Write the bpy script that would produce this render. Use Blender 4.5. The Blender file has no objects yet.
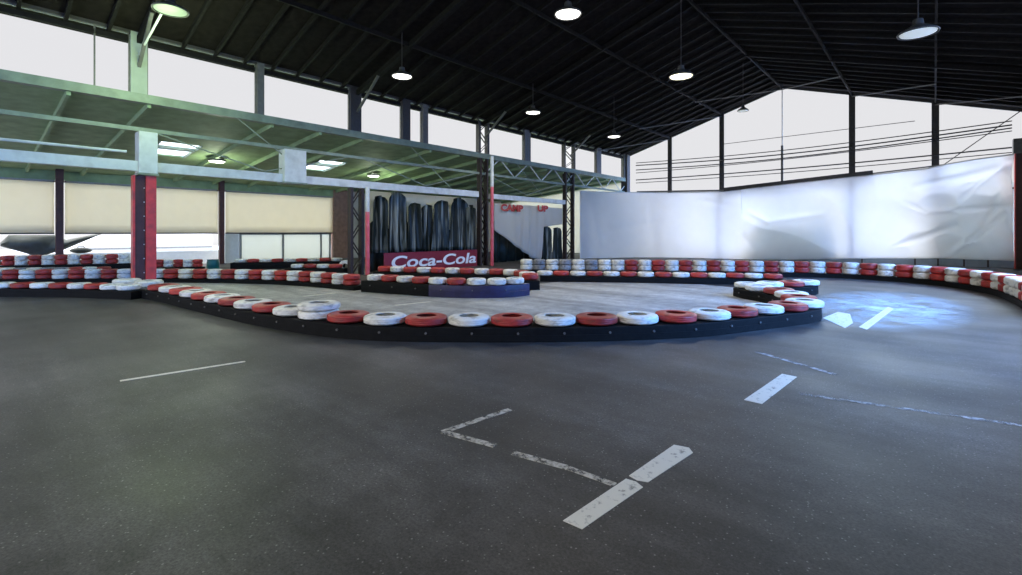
import bpy, bmesh, math, random
from mathutils import Vector, Matrix
random.seed(7)
SC = bpy.context.scene
COL = SC.collection
PI = math.pi

# ------------------------------------------------------------------ measured camera
F, CX, HY, EYE = 485.0, 511.0, 232.0, 1.5          # focal length (px), centre, horizon row, eye height (m)
RX, RY = 0.7534, 0.6574                            # camera right in world x, y
FX, FY = -0.6574, 0.7534                           # camera forward in world x, y

def ray(u, v):
    a, b = (u - CX) / F, (HY - v) / F
    return a * RX + FX, a * RY + FY, b
def at_t(u, v, t):
    x, y, b = ray(u, v); return Vector((x * t, y * t, EYE + b * t))
def at_z(u, v, z=0.0):
    x, y, b = ray(u, v); return at_t(u, v, (z - EYE) / b)
def at_x(u, v, X):
    x, y, b = ray(u, v); return at_t(u, v, X / x)
def at_y(u, v, Y):
    x, y, b = ray(u, v); return at_t(u, v, Y / y)
def ground(u, t):
    x, y, b = ray(u, HY); return Vector((x * t, y * t, 0))

# ------------------------------------------------------------------ materials
def mat(name, col, rough=0.6, metal=0.0, spec=0.5, noise=0.0, scale=8.0, bump=0.0, bscale=60.0, dirt=None, dirt_amt=0.0,
        dirt_scale=3.0, rand=0.0):
    m = bpy.data.materials.new(name); m.use_nodes = True
    nt = m.node_tree; N = nt.nodes; L = nt.links
    b = N['Principled BSDF']
    b.inputs['Roughness'].default_value = rough; b.inputs['Metallic'].default_value = metal
    b.inputs['Specular IOR Level'].default_value = spec
    tc = N.new('ShaderNodeTexCoord')
    n = N.new('ShaderNodeTexNoise'); n.inputs['Scale'].default_value = scale; n.inputs['Detail'].default_value = 5
    L.new(tc.outputs['Object'], n.inputs['Vector'])
    r = N.new('ShaderNodeValToRGB')
    c = Vector(col)
    r.color_ramp.elements[0].position = .3; r.color_ramp.elements[1].position = .7
    r.color_ramp.elements[0].color = (*[max(0, x * (1 - noise)) for x in c], 1)
    r.color_ramp.elements[1].color = (*[min(1, x * (1 + noise)) for x in c], 1)
    L.new(n.outputs['Fac'], r.inputs['Fac'])
    out = r.outputs['Color']
    if dirt:
        n2 = N.new('ShaderNodeTexNoise'); n2.inputs['Scale'].default_value = dirt_scale; n2.inputs['Detail'].default_value = 8
        if rand:
            oi = N.new('ShaderNodeObjectInfo'); va = N.new('ShaderNodeVectorMath'); va.operation = 'MULTIPLY_ADD'
            cb = N.new('ShaderNodeCombineXYZ')
            L.new(oi.outputs['Random'], cb.inputs[0]); L.new(oi.outputs['Random'], cb.inputs[1])
            L.new(cb.outputs[0], va.inputs[0]); va.inputs[1].default_value = (37, 91, 13); L.new(tc.outputs['Object'], va.inputs[2])
            L.new(va.outputs[0], n2.inputs['Vector'])
        else:
            L.new(tc.outputs['Object'], n2.inputs['Vector'])
        mr = N.new('ShaderNodeMapRange'); mr.inputs[1].default_value = .5; mr.inputs[2].default_value = .72
        mr.inputs[3].default_value = 0; mr.inputs[4].default_value = dirt_amt
        L.new(n2.outputs['Fac'], mr.inputs[0])
        mx = N.new('ShaderNodeMix'); mx.data_type = 'RGBA'
        L.new(mr.outputs[0], mx.inputs[0]); L.new(out, mx.inputs[6]); mx.inputs[7].default_value = (*dirt, 1)
        out = mx.outputs[2]
    if rand:
        oi = N.new('ShaderNodeObjectInfo'); mr = N.new('ShaderNodeMapRange')
        mr.inputs[3].default_value = 1 - rand; mr.inputs[4].default_value = 1.0
        L.new(oi.outputs['Random'], mr.inputs[0])
        hs = N.new('ShaderNodeHueSaturation'); L.new(out, hs.inputs['Color']); L.new(mr.outputs[0], hs.inputs['Value'])
        out = hs.outputs['Color']
    L.new(out, b.inputs['Base Color'])
    if bump:
        n3 = N.new('ShaderNodeTexNoise'); n3.inputs['Scale'].default_value = bscale; n3.inputs['Detail'].default_value = 4
        L.new(tc.outputs['Object'], n3.inputs['Vector'])
        bp = N.new('ShaderNodeBump'); bp.inputs['Strength'].default_value = bump; bp.inputs['Distance'].default_value = .02
        L.new(n3.outputs['Fac'], bp.inputs['Height']); L.new(bp.outputs['Normal'], b.inputs['Normal'])
    return m

def cloth_mat(name, col, trans=0.4, rough=.6, noise=.05):
    m = mat(name, col, rough, noise=noise, scale=2.0, bump=.15, bscale=9)
    nt = m.node_tree; N = nt.nodes; L = nt.links
    b = N['Principled BSDF']; o = N['Material Output']
    t = N.new('ShaderNodeBsdfTranslucent'); t.inputs['Color'].default_value = (*col, 1)
    mx = N.new('ShaderNodeMixShader'); mx.inputs[0].default_value = trans
    L.new(b.outputs[0], mx.inputs[1]); L.new(t.outputs[0], mx.inputs[2]); L.new(mx.outputs[0], o.inputs['Surface'])
    return m

def glass_mat(name, tint=(.86, .87, .88), gl=.06):
    m = bpy.data.materials.new(name); m.use_nodes = True
    nt = m.node_tree; N = nt.nodes; L = nt.links
    N.remove(N['Principled BSDF']); o = N['Material Output']
    t = N.new('ShaderNodeBsdfTransparent'); t.inputs['Color'].default_value = (*tint, 1)
    g = N.new('ShaderNodeBsdfGlossy'); g.inputs['Roughness'].default_value = .1
    n = N.new('ShaderNodeTexNoise'); n.inputs['Scale'].default_value = 1.5
    tc = N.new('ShaderNodeTexCoord'); L.new(tc.outputs['Object'], n.inputs['Vector'])
    mr = N.new('ShaderNodeMapRange'); mr.inputs[3].default_value = gl * .5; mr.inputs[4].default_value = gl
    L.new(n.outputs['Fac'], mr.inputs[0])
    mx = N.new('ShaderNodeMixShader'); L.new(mr.outputs[0], mx.inputs[0])
    L.new(t.outputs[0], mx.inputs[1]); L.new(g.outputs[0], mx.inputs[2]); L.new(mx.outputs[0], o.inputs['Surface'])
    return m

def emit_mat(name, col, s):
    m = bpy.data.materials.new(name); m.use_nodes = True
    b = m.node_tree.nodes['Principled BSDF']
    b.inputs['Base Color'].default_value = (*col, 1)
    b.inputs['Emission Color'].default_value = (*col, 1); b.inputs['Emission Strength'].default_value = s
    return m

def floor_mat(name='worn_asphalt', lo=(.042, .040, .038), hi=(.105, .102, .097)):
    m = bpy.data.materials.new(name); m.use_nodes = True
    nt = m.node_tree; N = nt.nodes; L = nt.links
    b = N['Principled BSDF']
    tc = N.new('ShaderNodeTexCoord')
    def noise(s, d=6, r=.6, stretch=None, rot=0):
        n = N.new('ShaderNodeTexNoise'); n.inputs['Scale'].default_value = s; n.inputs['Detail'].default_value = d; n.inputs['Roughness'].default_value = r
        if stretch:
            mp = N.new('ShaderNodeMapping'); mp.inputs['Scale'].default_value = stretch; mp.inputs['Rotation'].default_value = (0, 0, rot)
            L.new(tc.outputs['Object'], mp.inputs['Vector']); L.new(mp.outputs[0], n.inputs['Vector'])
        else:
            L.new(tc.outputs['Object'], n.inputs['Vector'])
        return n.outputs['Fac']
    def ramp(f, p0, p1, c0, c1):
        r = N.new('ShaderNodeValToRGB'); e = r.color_ramp.elements
        e[0].position = p0; e[1].position = p1; e[0].color = (*c0, 1); e[1].color = (*c1, 1)
        L.new(f, r.inputs['Fac']); return r.outputs['Color']
    def mix(a, c, mode, fac):
        x = N.new('ShaderNodeMix'); x.data_type = 'RGBA'; x.blend_type = mode; x.inputs[0].default_value = fac
        L.new(a, x.inputs[6]); L.new(c, x.inputs[7]); return x.outputs[2]
    big = ramp(noise(.35, 5), .32, .7, lo, hi)
    streak = ramp(noise(1.0, 5, .6, (.18, 1.6, 1), -.75), .35, .65, (.45, .45, .45), (1.2, 1.2, 1.2))
    patch = ramp(noise(3.2, 8, .7), .35, .68, (.5, .5, .5), (1.25, 1.25, 1.25))
    grit = ramp(noise(60, 5, .8), .36, .66, (.3, .3, .3), (1.65, 1.65, 1.65))
    c = mix(big, streak, 'MULTIPLY', .8); c = mix(c, patch, 'MULTIPLY', .8); c = mix(c, grit, 'MULTIPLY', .8)
    # pale stones in the asphalt
    v = N.new('ShaderNodeTexVoronoi'); v.inputs['Scale'].default_value = 26; L.new(tc.outputs['Object'], v.inputs['Vector'])
    st = ramp(v.outputs['Distance'], .07, .16, (.22, .22, .21), (0, 0, 0))
    c = mix(c, st, 'ADD', .7)
    L.new(c, b.inputs['Base Color'])
    mr = N.new('ShaderNodeMapRange'); mr.inputs[1].default_value = .3; mr.inputs[2].default_value = .7
    mr.inputs[3].default_value = .44; mr.inputs[4].default_value = .6
    L.new(noise(.8, 3, .5), mr.inputs[0]); L.new(mr.outputs[0], b.inputs['Roughness'])
    bp = N.new('ShaderNodeBump'); bp.inputs['Strength'].default_value = .25; bp.inputs['Distance'].default_value = .003
    L.new(noise(90, 4, .7), bp.inputs['Height']); L.new(bp.outputs['Normal'], b.inputs['Normal'])
    b.inputs['Specular IOR Level'].default_value = .4
    return m

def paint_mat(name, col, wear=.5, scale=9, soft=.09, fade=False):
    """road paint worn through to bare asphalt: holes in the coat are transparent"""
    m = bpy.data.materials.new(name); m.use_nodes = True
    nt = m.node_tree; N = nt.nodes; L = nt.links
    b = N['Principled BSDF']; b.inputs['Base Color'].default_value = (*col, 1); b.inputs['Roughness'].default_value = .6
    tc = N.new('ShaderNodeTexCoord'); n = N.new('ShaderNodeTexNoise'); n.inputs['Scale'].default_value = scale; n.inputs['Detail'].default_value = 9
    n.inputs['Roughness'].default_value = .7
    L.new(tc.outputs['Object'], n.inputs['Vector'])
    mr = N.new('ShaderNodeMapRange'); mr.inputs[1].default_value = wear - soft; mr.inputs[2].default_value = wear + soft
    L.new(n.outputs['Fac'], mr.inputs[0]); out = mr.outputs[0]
    if fade:                                              # the scuffs and their painted-in sheen thin out towards the rim
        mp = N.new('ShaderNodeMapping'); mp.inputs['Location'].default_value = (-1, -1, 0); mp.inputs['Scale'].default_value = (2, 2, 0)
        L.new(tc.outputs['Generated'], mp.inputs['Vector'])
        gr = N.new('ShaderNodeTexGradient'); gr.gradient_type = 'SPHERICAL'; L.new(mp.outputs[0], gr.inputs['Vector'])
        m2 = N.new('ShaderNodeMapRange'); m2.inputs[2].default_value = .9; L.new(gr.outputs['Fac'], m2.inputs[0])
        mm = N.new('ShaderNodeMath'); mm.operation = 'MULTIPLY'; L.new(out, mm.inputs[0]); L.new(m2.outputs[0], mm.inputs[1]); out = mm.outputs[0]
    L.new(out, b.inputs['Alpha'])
    return m

M = {}
M['floor'] = floor_mat()
M['infield'] = floor_mat('brightened_infield_asphalt', (.38, .38, .36), (.52, .52, .50))  # pale colour supplies brightness that the lights leave out here
M['outside_ground'] = mat('pale_concrete', (.42, .41, .39), .9, noise=.15, scale=1.5)
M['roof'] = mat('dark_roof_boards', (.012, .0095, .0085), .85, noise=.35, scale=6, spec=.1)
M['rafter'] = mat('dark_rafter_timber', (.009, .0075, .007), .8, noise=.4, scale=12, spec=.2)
M['dark_steel'] = mat('dark_painted_steel', (.045, .04, .04), .5, noise=.25, scale=10)
M['mid_steel'] = mat('grey_brown_steel', (.13, .125, .115), .5, noise=.2, scale=10)
M['grey_steel'] = mat('pale_grey_steel', (.66, .69, .66), .5, noise=.08, scale=5, dirt=(.35, .36, .32), dirt_amt=.4)
M['flare_tinted_steel'] = mat('steel_with_flare_tint', (.25, .30, .22), .55, noise=.15, scale=4, dirt=(.12, .13, .1), dirt_amt=.5)  # steel with the green lens flare mixed into its base colour
M['aisle_ceiling'] = mat('flare_tinted_aisle_boards', (.27, .37, .20), .7, noise=.2, scale=2.5)  # green of the lens flare is painted into these boards
M['pilaster'] = mat('grey_green_plaster', (.36, .40, .33), .7, noise=.1, scale=4)
M['red_paint'] = mat('red_column_paint', (.64, .045, .03), .4, noise=.15, scale=7, dirt=(.16, .03, .025), dirt_amt=.6)
M['brown_paint'] = mat('brown_red_column_paint', (.075, .024, .02), .5, noise=.2, scale=7)
M['brown_lattice'] = mat('dark_brown_lattice_paint', (.030, .017, .015), .6, noise=.2, scale=7)
M['pink_pole'] = mat('bright_red_pole_paint', (.78, .10, .12), .35, noise=.1, scale=6, dirt=(.6, .45, .42), dirt_amt=.25)
M['brown_pier'] = mat('brown_pier_boards', (.30, .17, .12), .6, noise=.2, scale=5)
M['beige'] = mat('beige_wall', (.55, .51, .42), .8, noise=.06, scale=3)
M['blind'] = cloth_mat('beige_blind_fabric', (.77, .74, .62), .58, .8)
M['blind_bar'] = mat('dark_blind_bar', (.03, .03, .03), .5)
M['white_frame'] = mat('white_frame', (.78, .78, .76), .5, noise=.04)
M['white_body'] = mat('white_trailer_skin', (.82, .83, .82), .4, noise=.04)
M['grey_trim'] = mat('grey_trim', (.32, .33, .33), .5, noise=.1)
M['glass'] = glass_mat('window_glass', (.90, .90, .905), .0)
M['frost'] = cloth_mat('frosted_glazing', (.72, .75, .71), .7, .3)
M['skylight'] = cloth_mat('skylight_sheet', (.9, .93, .88), .8, .4)
M['sheet'] = cloth_mat('white_tarpaulin', (.94, .94, .94), .68, .6)
M['beige_sheet'] = cloth_mat('off_white_plastic_sheet', (.86, .84, .78), .6, .5)
M['dark_board'] = mat('grey_blue_board', (.20, .23, .27), .7, noise=.15)
M['plinth'] = mat('blue_grey_plinth', (.30, .36, .42), .7, noise=.12, scale=3)
M['dark_curtain'] = mat('dark_green_plastic_curtain', (.022, .030, .026), .4, noise=.3, scale=4, spec=.25)
def light_streaks(m):  # pale streaks are light on the plastic, painted into its colour
    nt = m.node_tree; N = nt.nodes; L = nt.links; b = N['Principled BSDF']
    tc = N.new('ShaderNodeTexCoord'); mp = N.new('ShaderNodeMapping'); mp.inputs['Scale'].default_value = (1, 3.4, .22); L.new(tc.outputs['Object'], mp.inputs[0])
    n = N.new('ShaderNodeTexNoise'); n.inputs['Scale'].default_value = 2.2; n.inputs['Detail'].default_value = 3; L.new(mp.outputs[0], n.inputs['Vector'])
    r = N.new('ShaderNodeValToRGB'); r.color_ramp.elements[0].position = .50; r.color_ramp.elements[1].position = .68
    r.color_ramp.elements[0].color = (.016, .022, .018, 1); r.color_ramp.elements[1].color = (.36, .38, .33, 1)
    L.new(n.outputs['Fac'], r.inputs['Fac']); L.new(r.outputs['Color'], b.inputs['Base Color'])
M['streaked_curtain'] = mat('curtain_with_painted_light_streaks', (.02, .03, .026), .4, spec=.25); light_streaks(M['streaked_curtain'])
M['tarp'] = mat('dark_grey_green_tarp', (.06, .07, .062), .6, noise=.2, scale=5)
M['belt'] = mat('black_conveyor_belt', (.007, .007, .007), .7, noise=.3, scale=12, bump=.2, bscale=25, spec=.15)
M['purple_belt'] = mat('purple_wrap', (.022, .017, .065), .45, noise=.35, scale=6, bump=.2, bscale=20)
M['bolt'] = mat('grey_bolt_steel', (.16, .15, .14), .5, metal=.4)
M['tyre_white'] = mat('white_painted_tyre', (.86, .83, .74), .5, noise=.06, scale=4, bump=.12, bscale=18, dirt=(.30, .27, .23), dirt_amt=.8, dirt_scale=2.2, rand=.12)
M['tyre_red'] = mat('red_painted_tyre', (.52, .040, .030), .45, noise=.15, scale=4, bump=.12, bscale=18, dirt=(.12, .03, .025), dirt_amt=.8, dirt_scale=2.2, rand=.35)
M['tyre_grey'] = mat('grey_dusty_tyre', (.30, .30, .31), .6, noise=.2, scale=4, bump=.12, bscale=18, dirt=(.06, .06, .06), dirt_amt=.8, dirt_scale=2.2, rand=.25)
M['banner'] = mat('red_banner', (.24, .012, .025), .45, noise=.08)
M['letter'] = mat('white_lettering', (.9, .9, .88), .5)
M['red_letter'] = mat('red_lettering', (.45, .03, .02), .5)
M['teal'] = mat('teal_plastic', (.01, .13, .12), .35, noise=.1)
M['bag'] = mat('black_green_bag', (.02, .026, .022), .6, noise=.2)
M['shade'] = mat('grey_enamel_shade', (.07, .07, .068), .4, noise=.1)
M['lens_on'] = emit_mat('lit_lamp_glass', (1.0, .97, .88), 4.0)
M['lens_warm'] = emit_mat('lit_yellow_lamp_glass', (1.0, .95, .66), 3.2)
M['lens_dim'] = emit_mat('dim_lamp_glass', (.85, .92, .86), .35)
M['lens_green'] = emit_mat('dim_greenish_lamp_glass', (.14, .18, .13), 1.2)
M['cable'] = mat('dark_cable', (.05, .05, .055), .6)
M['dash'] = paint_mat('white_dash_paint', (.66, .63, .53), .36, 14)
M['thin'] = paint_mat('worn_line_paint', (.46, .43, .36), .46, 10)
M['faint'] = paint_mat('faint_line_paint', (.34, .36, .38), .50, 7)
M['scuff_sheen'] = paint_mat('scuffed_paint_with_sheen', (.50, .60, .66), .50, 1.5, soft=.10, fade=True)  # bright blue-white reflection painted into the scuffs

# ------------------------------------------------------------------ mesh builder
class MB:
    def __init__(s): s.b = bmesh.new()
    def hexa(s, p):
        v = [s.b.verts.new(q) for q in p]
        for f in ((0,3,2,1),(4,5,6,7),(0,1,5,4),(1,2,6,5),(2,3,7,6),(3,0,4,7)): s.b.faces.new([v[i] for i in f])
        return s
    def box(s, x0, x1, y0, y1, z0, z1):
        return s.hexa([(x0,y0,z0),(x1,y0,z0),(x1,y1,z0),(x0,y1,z0),(x0,y0,z1),(x1,y0,z1),(x1,y1,z1),(x0,y1,z1)])
    def bar(s, p, q, w, h=None, up=(0,0,1)):
        p, q = Vector(p), Vector(q); h = h or w
        d = (q - p).normalized(); u = Vector(up)
        if abs(d.dot(u)) > .98: u = Vector((1, 0, 0))
        r = d.cross(u).normalized() * (w / 2); n = r.cross(d).normalized() * (h / 2)
        return s.hexa([p-r-n, p+r-n, p+r+n, p-r+n, q-r-n, q+r-n, q+r+n, q-r+n])
    def tube(s, pts, r, seg=10, cap=True):
        pts = [Vector(p) for p in pts]; rings = []
        for i, p in enumerate(pts):
            d = (pts[min(i+1, len(pts)-1)] - pts[max(i-1, 0)]).normalized()
            u = Vector((0,0,1)) if abs(d.z) < .95 else Vector((1,0,0))
            a = d.cross(u).normalized(); c = a.cross(d)
            rings.append([s.b.verts.new(p + (a*math.cos(k*2*PI/seg) + c*math.sin(k*2*PI/seg))*r) for k in range(seg)])
        for A, B in zip(rings, rings[1:]):
            for k in range(seg): s.b.faces.new((A[k], A[(k+1)%seg], B[(k+1)%seg], B[k]))
        if cap: s.b.faces.new(rings[0]); s.b.faces.new(rings[-1])
        return s
    def lathe(s, prof, seg=28, closed=False, c=(0,0,0), wob=None):
        rings = []
        for (r, z) in prof:
            if r < 1e-6: rings.append([s.b.verts.new((c[0], c[1], c[2]+z))])
            else: rings.append([s.b.verts.new((c[0]+r*math.cos(k*2*PI/seg), c[1]+r*math.sin(k*2*PI/seg), c[2]+z)) for k in range(seg)])
        pairs = list(zip(rings, rings[1:])) + ([(rings[-1], rings[0])] if closed else [])
        for A, B in pairs:
            for k in range(seg):
                a = [A[k % len(A)], A[(k+1) % len(A)], B[(k+1) % len(B)], B[k % len(B)]]
                f = []
                for v in a:
                    if v not in f: f.append(v)
                if len(f) > 2: s.b.faces.new(f)
        return s
    def prism(s, poly, z0, z1):
        lo = [s.b.verts.new((p[0], p[1], z0)) for p in poly]; hi = [s.b.verts.new((p[0], p[1], z1)) for p in poly]
        n = len(poly)
        s.b.faces.new(hi); s.b.faces.new(lo[::-1])
        for k in range(n): s.b.faces.new((lo[k], lo[(k+1)%n], hi[(k+1)%n], hi[k]))
        return s
    def grid(s, fn, nu, nv, th=0.0):
        g = [[s.b.verts.new(fn(i/nu, j/nv)) for j in range(nv+1)] for i in range(nu+1)]
        for i in range(nu):
            for j in range(nv): s.b.faces.new((g[i][j], g[i+1][j], g[i+1][j+1], g[i][j+1]))
        return s
    def build(s, name, m, parent=None, smooth=False, loc=None, angle=40, solid=0.0):
        bmesh.ops.recalc_face_normals(s.b, faces=s.b.faces[:])
        me = bpy.data.meshes.new(name)
        if loc is not None:
            bmesh.ops.translate(s.b, verts=s.b.verts[:], vec=-Vector(loc))
        s.b.to_mesh(me); s.b.free()
        me.materials.append(m)
        if smooth:
            me.shade_smooth()
            try: me.set_sharp_from_angle(angle=math.radians(angle))
            except Exception: pass
        o = bpy.data.objects.new(name, me); COL.objects.link(o)
        if loc is not None: o.location = loc
        if solid:
            sm = o.modifiers.new('thickness', 'SOLIDIFY'); sm.thickness = solid; sm.offset = 0
        if parent:
            o.parent = parent
            o.location = Vector(o.location) - Vector(parent.location) if loc is not None else -Vector(parent.location)
        return o

def tag(o, label, cat, group=None, kind=None):
    o['label'] = label; o['category'] = cat
    if group: o['group'] = group
    if kind: o['kind'] = kind
    return o
def struct(o, label=None, cat=None):
    o['kind'] = 'structure'
    if label: o['label'] = label
    if cat: o['category'] = cat
    return o
def empty(name, loc, label, cat, group=None, kind=None):
    o = bpy.data.objects.new(name, None); COL.objects.link(o); o.location = loc
    o.empty_display_size = .1
    return tag(o, label, cat, group, kind)
ONES = 'zeroth first second third fourth fifth sixth seventh eighth ninth tenth eleventh twelfth thirteenth fourteenth fifteenth sixteenth seventeenth eighteenth nineteenth'.split()
def nth(n):
    if n < 20: return ONES[n]
    t = {2: 'twent', 3: 'thirt', 4: 'fort', 5: 'fift'}[n // 10]
    return t + 'ieth' if n % 10 == 0 else t + 'y-' + ONES[n % 10]

# ------------------------------------------------------------------ building dimensions
XW, YG, XR = -15.3, 29.0, 3.1              # clerestory wall, gable, open right side
YB = -6.5                                   # how far back the hall is modelled
XM = (XW + XR) / 2                          # ridge
ZE, ZR = 6.56, 9.36                         # roof underside at eave and ridge
SILL = 5.0
XB = -25.6                                  # back of the side aisle
def roof_z(x): return ZE + (ZR - ZE) * (1 - abs(x - XM) / (XM - XW))

# floor and outside ground
struct(MB().box(-26.2, 14, YB - 3, 30, -.12, 0).build('floor', M['floor']), 'dark worn asphalt track floor', 'floor')
g = MB(); g.box(-60, -26.2, -30, 60, -.16, -.02); g.box(-26.2, 60, 30, 60, -.16, -.02); g.box(14, 60, -30, 30, -.16, -.02); g.box(-26.2, 14, -30, YB-3, -.16, -.02)
struct(g.build('ground_outside', M['outside_ground']), 'pale ground outside the hall', 'ground')

# roof: two sloping boarded planes
def slope(x0, x1, dz, th, y0, y1):
    z0, z1 = roof_z(x0) + dz, roof_z(x1) + dz
    return [(x0,y0,z0),(x1,y0,z1),(x1,y1,z1),(x0,y1,z0),(x0,y0,z0+th),(x1,y0,z1+th),(x1,y1,z1+th),(x0,y1,z0+th)]
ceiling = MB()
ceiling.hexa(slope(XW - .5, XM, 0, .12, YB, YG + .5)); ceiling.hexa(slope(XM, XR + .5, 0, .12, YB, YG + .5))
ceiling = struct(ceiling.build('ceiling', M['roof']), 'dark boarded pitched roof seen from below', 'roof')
# rafters, purlins and the stout bay rafters
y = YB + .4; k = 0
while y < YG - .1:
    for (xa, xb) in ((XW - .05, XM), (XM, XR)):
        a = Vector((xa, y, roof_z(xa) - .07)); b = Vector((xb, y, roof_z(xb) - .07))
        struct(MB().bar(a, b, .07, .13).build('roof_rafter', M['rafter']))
    y += .78
for i in range(-3, 4):
    x = XM + 3.07 * i
    zz = roof_z(x) - .2
    struct(MB().bar((x, YB, zz), (x, YG - .05, zz), .06, .12).build('roof_purlin', M['rafter']))
BAYS = [-3.1, 3.07, 9.25, 15.6, 22.4]
for y in BAYS:
    for (xa, xb) in ((XW, XM), (XM, XR)):
        a = Vector((xa, y, roof_z(xa) - .22)); b = Vector((xb, y, roof_z(xb) - .22))
        struct(MB().bar(a, b, .10, .16).build('roof_beam', M['rafter']))
# diagonal wind braces under the roof next to the gable
for i, j in ((-2, -3), (-1, -2), (0, 1), (1, 2), (2, 3), (0, -1)):
    xa, xb = XM + 3.07 * i, XM + 3.07 * j
    struct(MB().bar((xa, YG - .15, roof_z(xa) - .3), (xb, YG - 4.2, roof_z(xb) - .3), .045).build('roof_brace', M['mid_steel']))
for y in BAYS[1:]:
    for s in (-1, 1):
        struct(MB().bar((XW + .1, y, 5.7), (XW + 1.4, y + s * .02, roof_z(XW + 1.4) - .3), .07).build('knee_brace', M['mid_steel']))
        break

# ------------------------------------------------------------------ clerestory wall (left)
struct(MB().box(XW - .12, XW + .12, YB, YG, SILL - .2, SILL + .02).build('wall_left_sill', M['flare_tinted_steel']), 'sill beam under the clerestory windows, grey green flare tint painted in', 'sill')
struct(MB().box(XW - .1, XW + .08, YB, YG, ZE - .04, ZE + .08).build('wall_left_head', M['dark_steel']), 'dark head plate above the clerestory windows', 'beam')
posts = [(-3.1, .5, 'p'), (0.0, .1, 's'), (3.07, .34, 'p'), (6.02, .2, 's'), (9.2, .42, 'd'), (11.35, .36, 'd'), (12.27, .26, 's'),
         (15.6, .55, 'l'), (18.7, .45, 's'), (22.4, .95, 'l'), (25.5, .5, 's'), (28.85, .4, 's')]
def lattice(y, w, z0, z1, x=XW, d=.22, step=.55, name='lattice_post', m='dark_steel', label='', cat='column', group=None, loc=None):
    e = empty(name, (x, y, z0), label, cat, group, 'thing')
    for s in (-1, 1):
        MB().box(x - d/2, x + d/2, y + s*w/2 - .05, y + s*w/2 + .05, z0, z1).build('chord', M[m], e)
    n = max(2, round((z1 - z0) / step)); h = (z1 - z0) / n
    lb = MB()
    for k in range(n):
        a, b = (-w/2, w/2) if k % 2 == 0 else (w/2, -w/2)
        for q in (-d/2 + .02, d/2 - .02):
            lb.bar((x + q, y + a, z0 + k*h), (x + q, y + b, z0 + (k+1)*h), .02, .06, up=(1,0,0))
    lb.build('lacing', M[m], e)
    return e
n = 0
for (y, w, kd) in posts:
    if kd == 'l':
        lattice(y, w, SILL + .02, ZE - .1, label='dark lattice post between clerestory windows at the ' + ('hall middle' if y < 20 else 'white sheet end'))
        continue
    m = {'p': 'pilaster', 's': 'mid_steel', 'd': 'dark_steel'}[kd]
    struct(MB().box(XW - .1, XW + .1, y - w/2, y + w/2, SILL, ZE).build('clerestory_mullion', M[m]))
wn = 1
for (a, wa, _), (b, wb, _) in zip(posts, posts[1:]):
    y0, y1 = a + wa/2, b - wb/2
    e = bpy.data.objects.new('window_%d' % wn, None); COL.objects.link(e); e.location = (XW, (y0+y1)/2, SILL)
    struct(e, 'clerestory window bay', 'window'); wn += 1
    MB().box(XW - .02, XW - .005, y0, y1, SILL, ZE - .05).build('pane', M['glass'], e)
    f = MB()
    f.box(XW - .04, XW + .03, y0, y1, SILL, SILL + .04); f.box(XW - .04, XW + .03, y0, y1, ZE - .07, ZE - .03)
    f.box(XW - .04, XW + .03, y0, y0 + .03, SILL, ZE); f.box(XW - .04, XW + .03, y1 - .03, y1, SILL, ZE)
    if abs(a) < .1: f.box(XW - .03, XW + .02, 2.2, 2.23, SILL, ZE)
    f.build('window_frame', M['mid_steel'], e)

# girder under the sill: bottom chord, V braces, lower grey beam
LOW = 4.12
struct(MB().box(XW - .05, XW + .05, YB, YG, LOW - .05, LOW + .05).build('girder_chord', M['flare_tinted_steel']), 'thin lower chord below the clerestory sill', 'beam')
_c0, _c1 = at_x(138.5, 155, XW + .18).y, at_x(157.5, 155, XW + .18).y
_d0, _d1 = at_x(284, 167, XW + .18).y, at_x(306, 167, XW + .18).y
for a, b in ((YB, _c0), (_c1, _d0), (_d1, 15.25)):
    struct(MB().box(XW - .11, XW + .11, a, b, 3.05, 3.30).build('aisle_beam', M['grey_steel']), 'pale grey beam over the side aisle opening', 'beam')
struct(MB().box(XW - .09, XW + .09, 16.0, 22.0, 3.02, 3.24).build('aisle_beam', M['grey_steel']), 'pale grey beam from lattice column to the white sheet', 'beam')
struct(MB().tube([(XW + .16, YB, 3.5), (XW + .16, 2.8, 3.5)], .035).build('aisle_pipe', M['grey_steel']), 'pale pipe running above the aisle beam', 'pipe')
for y0 in (3.07, 9.25, 15.6):
    y1 = y0 + 6.2; ym = (y0 + y1) / 2
    for (a, b) in (((y0 + .2, LOW), (ym, 3.34)), ((y1 - .2, LOW), (ym, 3.34)), ((y0 + 2.2, SILL - .1), (ym + 1.3, 3.36))):
        struct(MB().bar((XW + .02, a[0], a[1]), (XW + .02, b[0], b[1]), .03).build('girder_brace', M['flare_tinted_steel']))
y = 15.7; s = 1
while y < 28.5:
    struct(MB().bar((XW, y, LOW if s > 0 else SILL - .1), (XW, y + 1.05, SILL - .1 if s > 0 else LOW), .045).build('girder_brace', M['grey_steel']))
    y += 1.05; s = -s

# grey boxes clipped round the beam
def hung_box(u0, u1, v0, v1, label, x=XW + .18, red=False):
    a, b = at_x(u0, (v0+v1)/2, x), at_x(u1, (v0+v1)/2, x)
    zc = at_x((u0+u1)/2, v0, x).z, at_x((u0+u1)/2, v1, x).z
    e = empty('beam_casing', ((x + XW)/2, (a.y+b.y)/2, zc[1]), label, 'casing', kind='thing')
    bm = MB(); bm.box(XW - .2, x + .04, a.y, b.y, zc[1], zc[0]); o = bm.build('box_body', M['grey_steel'], e)
    bv = o.modifiers.new('edge', 'BEVEL'); bv.width = .015; bv.segments = 2
    MB().box(XW - .22, x + .06, a.y - .02, b.y + .02, zc[1] - .03, zc[1] + .02).build('bottom_flange', M['flare_tinted_steel'], e)
    return e
hung_box(138.5, 157.5, 132, 174, 'tall pale grey box casing on top of the bright red column')
hung_box(284, 306, 150, 183, 'pale grey box casing on the beam with no column under it')

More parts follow.
